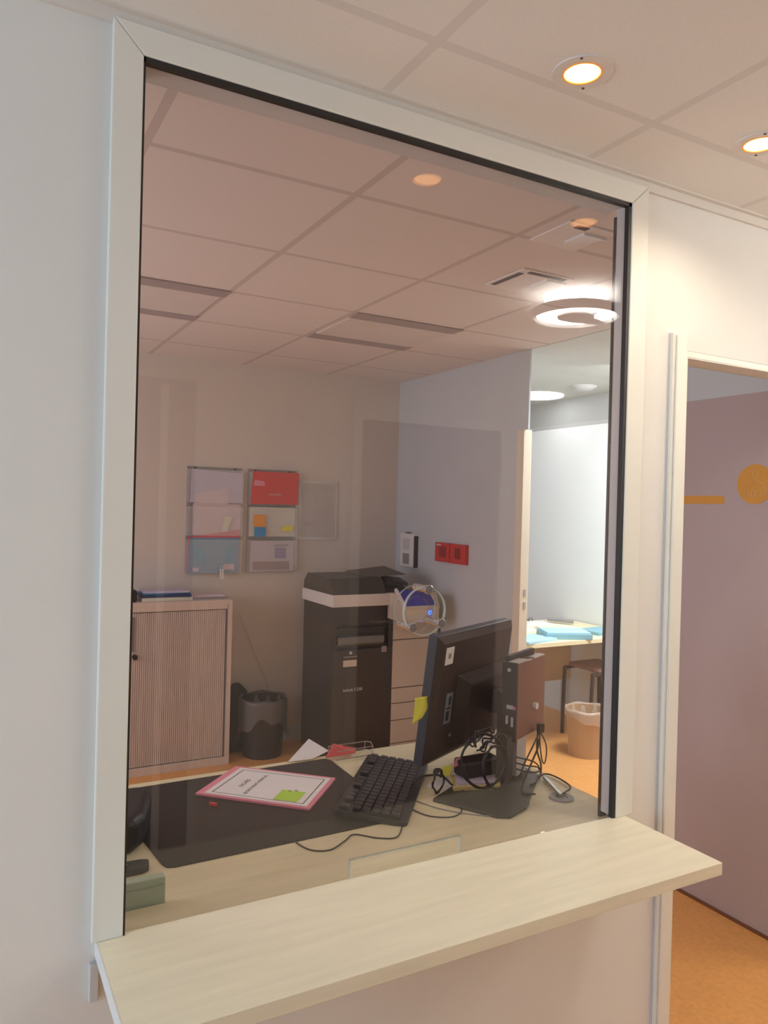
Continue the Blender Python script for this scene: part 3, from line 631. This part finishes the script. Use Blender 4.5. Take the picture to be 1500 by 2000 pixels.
quad('red_folder', [(1.24+.006, 1.16), (1.59, 1.16), (1.585, 1.435), (1.246, 1.385)], 3.302, mat('red_pink_card', (.75, .12, .17), .5, noise=.03), 'red folder behind the blue one in the lower left rack pocket', 'folder', h=.005)
bf = thing('blue_folder', 'blue folder in the lowest pocket of the left wall rack', 'folder', (1.42, 3.297, 1.155))
MB().box((-.165, -.003, 0), (.16, .002, .225)).build('folder_card', blue_m, bf)
MB().box((.06, -.0045, .02), (.13, -.003, .055)).build('folder_label', rose_p, bf)
MB().box((-.14, -.0045, .012), (-.10, -.003, .035)).build('folder_label', rose_p, bf)
MB().prism([(-.12, .06), (-.055, .06), (-.075, .16), (-.13, .165)], -.0045, -.003, axis=1).prism([(.06, .07), (.11, .07), (.135, .16), (.085, .16)], -.0045, -.003, axis=1).build('folder_print', mat('pale_blue_print', (.16, .40, .55), .5, noise=.02), bf)
rf = thing('red_folder', 'red folder in the top pocket of the right-hand wall rack', 'folder', (1.815, 3.288, 1.605))
MB().prism([(-.165, 0), (.165, 0), (.170, .215), (-.150, .215)], -.003, .003, axis=1).build('folder_card', red_m, rf)
MB().prism([(-.15, .12), (-.07, .12), (-.075, .15), (-.14, .16)], -.0045, -.003, axis=1).build('folder_print', pink_m, rf)
text('folder_writing', 'DOSSIERS', .020, Matrix.Translation((.0, -.0045, .065)) @ XZ, rose_p, rf, .0003)
quad('cream_leaflet', [(1.65, 1.392), (1.97, 1.392), (1.97, 1.585), (1.65, 1.585)], 3.303, cream_p, 'cream papers in the middle pocket of the right-hand rack', 'leaflet')
quad('sticky_note_block', [(1.675, 1.455), (1.755, 1.455), (1.755, 1.535), (1.675, 1.535)], 3.284, orange_n, 'orange sticky notes on the middle pocket of the right-hand rack', 'sticky note', h=.005)
quad('sticky_note_block', [(1.68, 1.39), (1.757, 1.39), (1.757, 1.452), (1.68, 1.452)], 3.284, bluenote, 'blue sticky notes just below the orange ones', 'sticky note', h=.005)
quad('sticky_note_block', [(1.87, 1.425), (1.95, 1.43), (1.95, 1.465), (1.88, 1.465)], 3.2845, yellow_n, 'faint yellow note on the middle pocket, right of the orange one', 'sticky note', h=.004)
quad('white_slip', [(1.755, 1.46), (1.785, 1.46), (1.755, 1.57), (1.735, 1.57)], 3.300, paper, 'narrow white slip behind the orange notes', 'note')
lf = thing('leaflet', 'pale leaflet with purple square in the lower pocket of the right-hand rack', 'leaflet', (1.815, 3.30, 1.16))
MB().box((-.155, 0, 0), (.15, .002, .20)).build('leaflet_sheet', mat('leaflet_pale', (.66, .60, .66), .6, noise=.03), lf)
MB().box((.015, -.001, .085), (.095, 0, .155)).build('purple_square', purple_p, lf)
MB().box((-.14, -.001, .008), (.12, 0, .065)).build('brown_picture', brown_p, lf)
MB().box((.01, -.001, .170), (.11, 0, .176)).box((.01, -.001, .160), (.08, 0, .164)).build('printed_lines', ink, lf)
cable('dangling_cord', [(1.60, 3.315, .89), (1.70, 3.312, .64), (1.80, 3.312, .42), (1.93, 3.31, .16), (1.985, 3.30, .03)], .0022, 'thin pale cord slanting down the back wall behind the bin', lt_grey, 'cord')

# ----------------------------------------------------------------- bins
def bin_(name, c, r_, h_, mb, ml, label, liner_drop, seed):
    t = thing(name, label, 'bin', c)
    MB().lathe([(.001, .003), (r_*.80, .003), (r_*.80, 0), (r_*.84, .0), (r_, h_), (r_*.97, h_), (r_*.79, .01), (.001, .01)], 40).build('bin_body', mb, t, smooth=False)
    random.seed(seed); n = 48; pr_ = MB(); v = []
    prof = [(.70, h_*.45), (.93, h_*.8), (.985, h_+.006), (1.035, h_+.012), (1.05, h_-.01), (1.05, None)]
    for (k, z) in prof:
        for i in range(n):
            a = 2*math.pi*i/n; dz = liner_drop*(1+.35*math.sin(2*a+seed)+.12*math.sin(7*a)); zz = h_-dz if z is None else z+.004*math.sin(6*a)
            rr_ = r_*k*(1+.012*math.sin(11*a)); v.append(Vector((rr_*math.cos(a), rr_*math.sin(a), zz)))
    fs = [(j*n+i, j*n+(i+1) % n, (j+1)*n+(i+1) % n, (j+1)*n+i) for j in range(len(prof)-1) for i in range(n)]
    pr_._add(v, fs).build('bin_liner', ml, t, smooth=True)['label'] = 'loose plastic liner folded over the rim'
    return t
bin_('waste_bin', (1.715, 3.135, 0), .148, .36, blk, trans_grey, 'black bin with grey liner between cabinet and copier', .17, 2)
bg = MB().lathe([(.001, 0), (.11, .0), (.135, .10), (.12, .25), (.09, .38), (.03, .435), (.001, .44)], 28, wob=.10)
bo = bg.build('rubbish_bag', mat('black_bag', (.012, .012, .013), .6, noise=.2, nscale=20, bump=.3, bscale=30), smooth=True)
bo.scale = (.78, .40, 1); bo.location = (1.578, 3.272, 0.001); tag(bo, 'black bag slumped against the wall behind the black bin', 'bag')

# ----------------------------------------------------------------- copier
cp = thing('photocopier', 'dark office photocopier with beige drawers in the back corner', 'photocopier', (1.98, 2.70, 0))
MB().box((.012, .0, .03), (.43, .46, .72)).build('cabinet_body', brown_blk, cp, bevel=.004)
MB().box((.012, .03, .72), (.43, .46, .985)).build('rear_tower', brown_blk, cp)                         # behind the output bay
MB().box((.012, .0, .72), (.035, .03, .985)).box((.40, -.0, .72), (.43, .03, .90)).build('bay_cheek', blk, cp)
MB().prism([(.0, .845), (.03, .845), (.03, .86), (.0, .85)], .05, .39, axis=0).build('paper_stop', blk2, cp)
MB().prism([(-.02, .76), (.0, .745), (.03, .745), (.03, .80), (-.02, .80)], .045, .36, axis=0).build('output_tray', mat('tray_grey', (.17, .17, .165), .5, noise=.04), cp, bevel=.004)
MB().box((0, -.005, .985), (.50, .47, 1.060)).build('scanner_slab', mat('scanner_grey_white', (.74, .72, .70), .5, noise=.02), cp, bevel=.004)
lid = MB().prism([(.0, 1.060), (.46, 1.060), (.455, 1.115), (.40, 1.165), (.08, 1.155), (.012, 1.075)], .005, .38, axis=0)
lid.build('document_lid', mat('lid_dark', (.050, .043, .038), .45, noise=.05), cp, bevel=.004)
MB().prism([(.05, 1.060), (.42, 1.060), (.42, 1.120), (.30, 1.135), (.05, 1.085)], .38, .56, axis=0).build('feeder', blk2, cp, bevel=.003)
slab([(.28, .10, 1.155), (.55, .06, 1.170), (.52, .30, 1.205), (.25, .34, 1.175)], (0, 0, 1), .004).build('feeder_tray', mat('feeder_tray_grey', (.11, .10, .09), .5, noise=.04), cp)
slab([(.40, .03, 1.115), (.55, .03, 1.10), (.56, .16, 1.125), (.42, .16, 1.14)], (0, 0, 1), .02).build('feeder_flap', blk, cp)
# beige drawer tower
bx0, bx1 = .432, .775
MB().box((bx0, .02, .03), (bx1, .45, .985)).build('drawer_tower', beige_pl, cp)
for (z0, z1) in ((.10, .243), (.248, .351), (.356, .449), (.455, .757), (.763, .90)):
    MB().box((bx0+.001, .0, z0), (bx1-.002, .02, z1)).build('drawer', beige_pl, cp, bevel=.002)
MB().box((bx0, .0, .0), (bx1, .02, .095)).build('plinth', beige_pl, cp)
MB().box((bx0+.29, -.003, .728), (bx0+.31, .0, .745)).box((bx0+.29, -.003, .772), (bx0+.31, .0, .785)).build('drawer_dots', dark_tone, cp)
# control panel
slab([(.365, -.145, 1.085), (.585, -.145, 1.085), (.625, -.19, .995), (.40, -.19, .995)], (0, -.4, .9), .012).build('control_screen', screen_m, cp)
MB().prism([(-.19, .975), (-.198, .990), (-.15, 1.078), (.02, 1.060), (.02, .90), (-.19, .895)], .40, .655, axis=0).build('control_panel', beige_pl, cp, bevel=.003)
slab([(.352, -.142, 1.092), (.364, -.150, 1.092), (.405, -.197, .992), (.393, -.192, .992)], (0, -.4, .9), .018).build('panel_edge', lt_grey, cp)
MB().box((.405, -.194, .925), (.645, -.190, .932)).build('panel_groove', lt_grey, cp)
MB().cyl((.585, -.188, .955), (.585, -.196, .955), .011).build('power_light', led_m, cp)
MB().cyl((.585, -.195, .955), (.585, -.198, .955), .005).build('power_button', blk, cp)
MB().box((.50, -.1915, .900), (.54, -.190, .906)).build('status_light', mat('violet_status', (.35, .3, .7), .4, noise=.02, emit=(.3, .25, .9), estr=.5), cp)
# labels
MB().box((.085, -.0015, .615), (.178, 0, .655)).build('paper_label', beige_pl, cp)
MB().cyl((.135, -.001, .700), (.135, -.0025, .700), .010, n=20).build('logo_globe', mat('logo_blue_white', (.45, .50, .80), .4, noise=.4, nscale=300), cp)
text('maker_name', 'KONICA MINOLTA', .011, Matrix.Translation((.135, -.001, .675)) @ XZ, lt_grey, cp, .0003)
text('model_name', 'bizhub C258', .026, Matrix.Translation((.155, -.001, .470)) @ XZ, lt_grey, cp, .0003)
MB().box((.352, -.0012, .690), (.388, 0, .728)).build('square_label', mat('label_mauve', (.34, .28, .30), .5, noise=.1, nscale=200), cp)

# ----------------------------------------------------------------- right wall fittings
ic = thing('wall_intercom', 'narrow white intercom unit on the right wall beside the corner', 'intercom', (2.78, 3.11, 1.19))
MB().box((-.035, -.085, 0), (-.0, .10, .235)).build('housing', white_pl, ic, bevel=.004)
MB().box((-.037, -.03, .02), (-.035, .055, .095)).build('keypad', grey_pl, ic)
MB().box((-.037, -.03, .12), (-.035, .055, .20)).build('speaker_grille', lt_grey, ic)
MB().box((-.032, -.091, .0), (-.0, -.085, .22)).build('side_edge', blk2, ic)
MB().cyl((-.018, .05, .236), (-.018, .0, .240), .006).build('top_latch', dark_tone, ic)
al = thing('red_wall_box', 'red double box on the right wall above the monitor', 'alarm box', (2.78, 2.585, 1.258))
MB().box((-.03, .005, 0), (0, .172, .125)).box((-.03, -.172, -.002), (0, -.003, .123)).build('box_halves', alarm_red, al, bevel=.003)
MB().box((-.0315, .10, .105), (-.030, .155, .115)).build('white_lettering', lt_grey, al)
MB().box((-.0312, -.12, .03), (-.030, -.06, .10)).box((-.0312, .04, .03), (-.030, .12, .10)).build('dark_window', mat('dark_red_window', (.28, .03, .03), .3, noise=.05), al)

# yellow wall markings on the mauve wall
X = 2.708
tag(MB().prism([(y, z) for (y, z) in rrect(.538, 1.652, 1.05, 1.686, .012)], X-.0015, X-.0001, axis=0).build('yellow_stripe', yellow_paint), 'short yellow painted stripe on the mauve wall', 'wall marking')
ys = thing('yellow_pictogram', 'round yellow sign with a person outline on the mauve wall', 'sign', (X, .403, 1.731))
MB().ring((0, 0), .0005, .078, -.002, 0, axis=0).build('sign_disc', yellow_paint, ys)
def out(pts, closed=False): return [(-.0025, -a, b_) for (a, b_) in pts]
g_ = MB()
g_.tube(out([(.010*math.cos(t*math.pi/8), .040+.018*math.sin(t*math.pi/8)) for t in range(16)]), .0012, closed=True, n=6)
g_.tube(out([(-.004, .022), (-.006, .012), (-.03, .004), (-.040, -.008), (-.042, -.045), (-.028, -.047), (-.028, -.02)]), .0012, n=6, smooth=False)
g_.tube(out([(.004, .022), (.006, .012), (.03, .004), (.040, -.008), (.042, -.045), (.028, -.047), (.028, -.02)]), .0012, n=6, smooth=False)
g_.tube(out([(-.028, -.047), (.028, -.047)]), .0012, n=6, smooth=False)
g_.tube(out([(-.014, -.047), (-.013, -.025), (-.003, -.022), (0, -.047)]), .0012, n=6)
g_.tube(out([(.0, -.047), (.003, -.022)]), .0012, n=6, smooth=False)
g_.build('person_outline', outline_paint, ys)

# ----------------------------------------------------------------- next room
nd = thing('white_desk', 'cluttered wooden desk in the next room', 'desk', (3.65, 2.72, 0))
MB().box((-.65, -.42, .722), (.585, .42, .75)).build('desktop', wood_desk, nd, bevel=.002)
MB().box((-.60, .28, .30), (.55, .30, .722)).build('modesty_panel', mat('panel_tan_wood', (.62, .48, .32), .5, noise=.06, stretch=(1, 10, 10)), nd)
for x in (-.62, .55):
    for y in (-.38, .36): MB().box((x, y, 0), (x+.03, y+.03, .722)).build('leg', lt_grey, nd)
random.seed(11)
items = [(3.30, 2.42, .30, .21, .018, ltblue_m, 12, 'light blue folder at the left front of the next-room desk'), (3.62, 2.45, .32, .23, .035, teal_m, -24, 'teal folder stack across the next-room desk'), (3.62, 2.45, .30, .21, .012, ltblue_m, -24, 'light blue folder on top of the teal stack'), (3.80, 2.72, .26, .2, .02, cream_p, 10, 'pale yellow papers at the right of the next-room desk'), (3.45, 2.80, .30, .21, .012, paper, 8, 'white papers behind the blue folders'), (3.78, 2.98, .3, .2, .010, paper, -8, 'white papers by the far edge of the next-room desk'), (4.0, 2.50, .25, .2, .022, teal_m, 5, 'teal folder at the right end of the next-room desk')]
for (x, y, w_, d_, h_, mm, a_, lab) in items:
    zz = .75+(.035 if 'top of' in lab else 0)
    tag(MB().box((-w_/2, -d_/2, 0), (w_/2, d_/2, h_), Matrix.Translation((x, y, zz)) @ Matrix.Rotation(R(a_), 4, 'Z')).build('folder' if mm in (teal_m, ltblue_m) else 'papers', mm, bevel=.002), lab, 'folder' if mm in (teal_m, ltblue_m) else 'papers', 'papers on the next-room desk')
tag(MB().box((-.10, -.015, 0), (.10, .015, .025), Matrix.Translation((4.02, 2.93, .762)) @ Matrix.Rotation(R(-60), 4, 'Z')).build('dark_binder', grey_pl, bevel=.003), 'narrow dark object at the back of the next-room desk', 'binder')
gls = thing('eyeglasses', 'small folded eyeglasses on the next-room desk near the jamb', 'glasses', (3.80, 3.05, .75))
MB().ring((-.03, .02), .018, .021, 0, .004, axis=1, n=20).ring((.03, .02), .018, .021, 0, .004, axis=1, n=20).tube([(-.011, .002, .02), (.011, .002, .02)], .002, smooth=False).build('rims', olive, gls)
for sg_ in (-1, 1): MB().tube([(sg_*.05, .002, .024), (sg_*.033, .09, .008)], .002, smooth=False).build('temple', olive, gls)
bin_('waste_bin', (3.66, 2.25, 0), .140, .30, glassy('bin_tan_plastic', (.62, .42, .25), .04, .3, milky=.85), trans_orange, 'tan bin with clear liner under the next-room desk', .06, 5)
ch = thing('stool', 'dark tubular stool half hidden under the next-room desk', 'stool', (4.03, 2.55, 0))
tubm = mat('dark_brown_tube', (.06, .04, .035), .4, noise=.05)
for sy in (-.14, .14):
    MB().tube([(-.185, sy, 0), (-.175, sy, .43), (-.14, sy, .475), (.13, sy, .475), (.165, sy, .43), (.175, sy, 0)], .014, n=10, per=5).build('tube_frame', tubm, ch, smooth=True)
MB().prism(rrect(-.15, -.15, .15, .15, .04), .489, .515).build('seat', brown_p, ch, bevel=.006)

# ----------------------------------------------------------------- sub-parts: pieces that belong to a part of their thing
def nest(root, parent_name, *kids):
    ch = {}
    for c in root.children: ch.setdefault(c.name.split('.')[0], []).append(c)
    par = ch[parent_name][0]
    for k in kids:
        for c in ch.get(k, []):
            if c is not par: c.parent = par
nest(kb, 'keyboard_body', 'key')
nest(mo, 'back_shell', 'port_panel', 'sticker', 'maker_mark', 'port', 'sticker_print')
nest(cb, 'shutter', 'handle', 'lock', 'shutter_gap')
nest(cp, 'control_panel', 'control_screen', 'panel_edge', 'panel_groove', 'power_light', 'power_button', 'status_light')
nest(cp, 'cabinet_body', 'paper_label', 'logo_globe', 'maker_name', 'model_name', 'square_label')
nest(cp, 'document_lid', 'feeder_tray', 'feeder_flap')
nest(dk, 'desktop', 'cable_grommet')
nest(pf, 'sheet', 'printed_border', 'printed_text')
nest(pf, 'sticky_note', 'note_writing')
nest(pc, 'port_face', 'port_socket', 'screw', 'pink_plug')
nest(sh, 'shelf_board', 'edge_band')
nest(lf, 'leaflet_sheet', 'purple_square', 'brown_picture', 'printed_lines')
nest(bf, 'folder_card', 'folder_label', 'folder_print')
nest(rf, 'folder_card', 'folder_writing', 'folder_print')
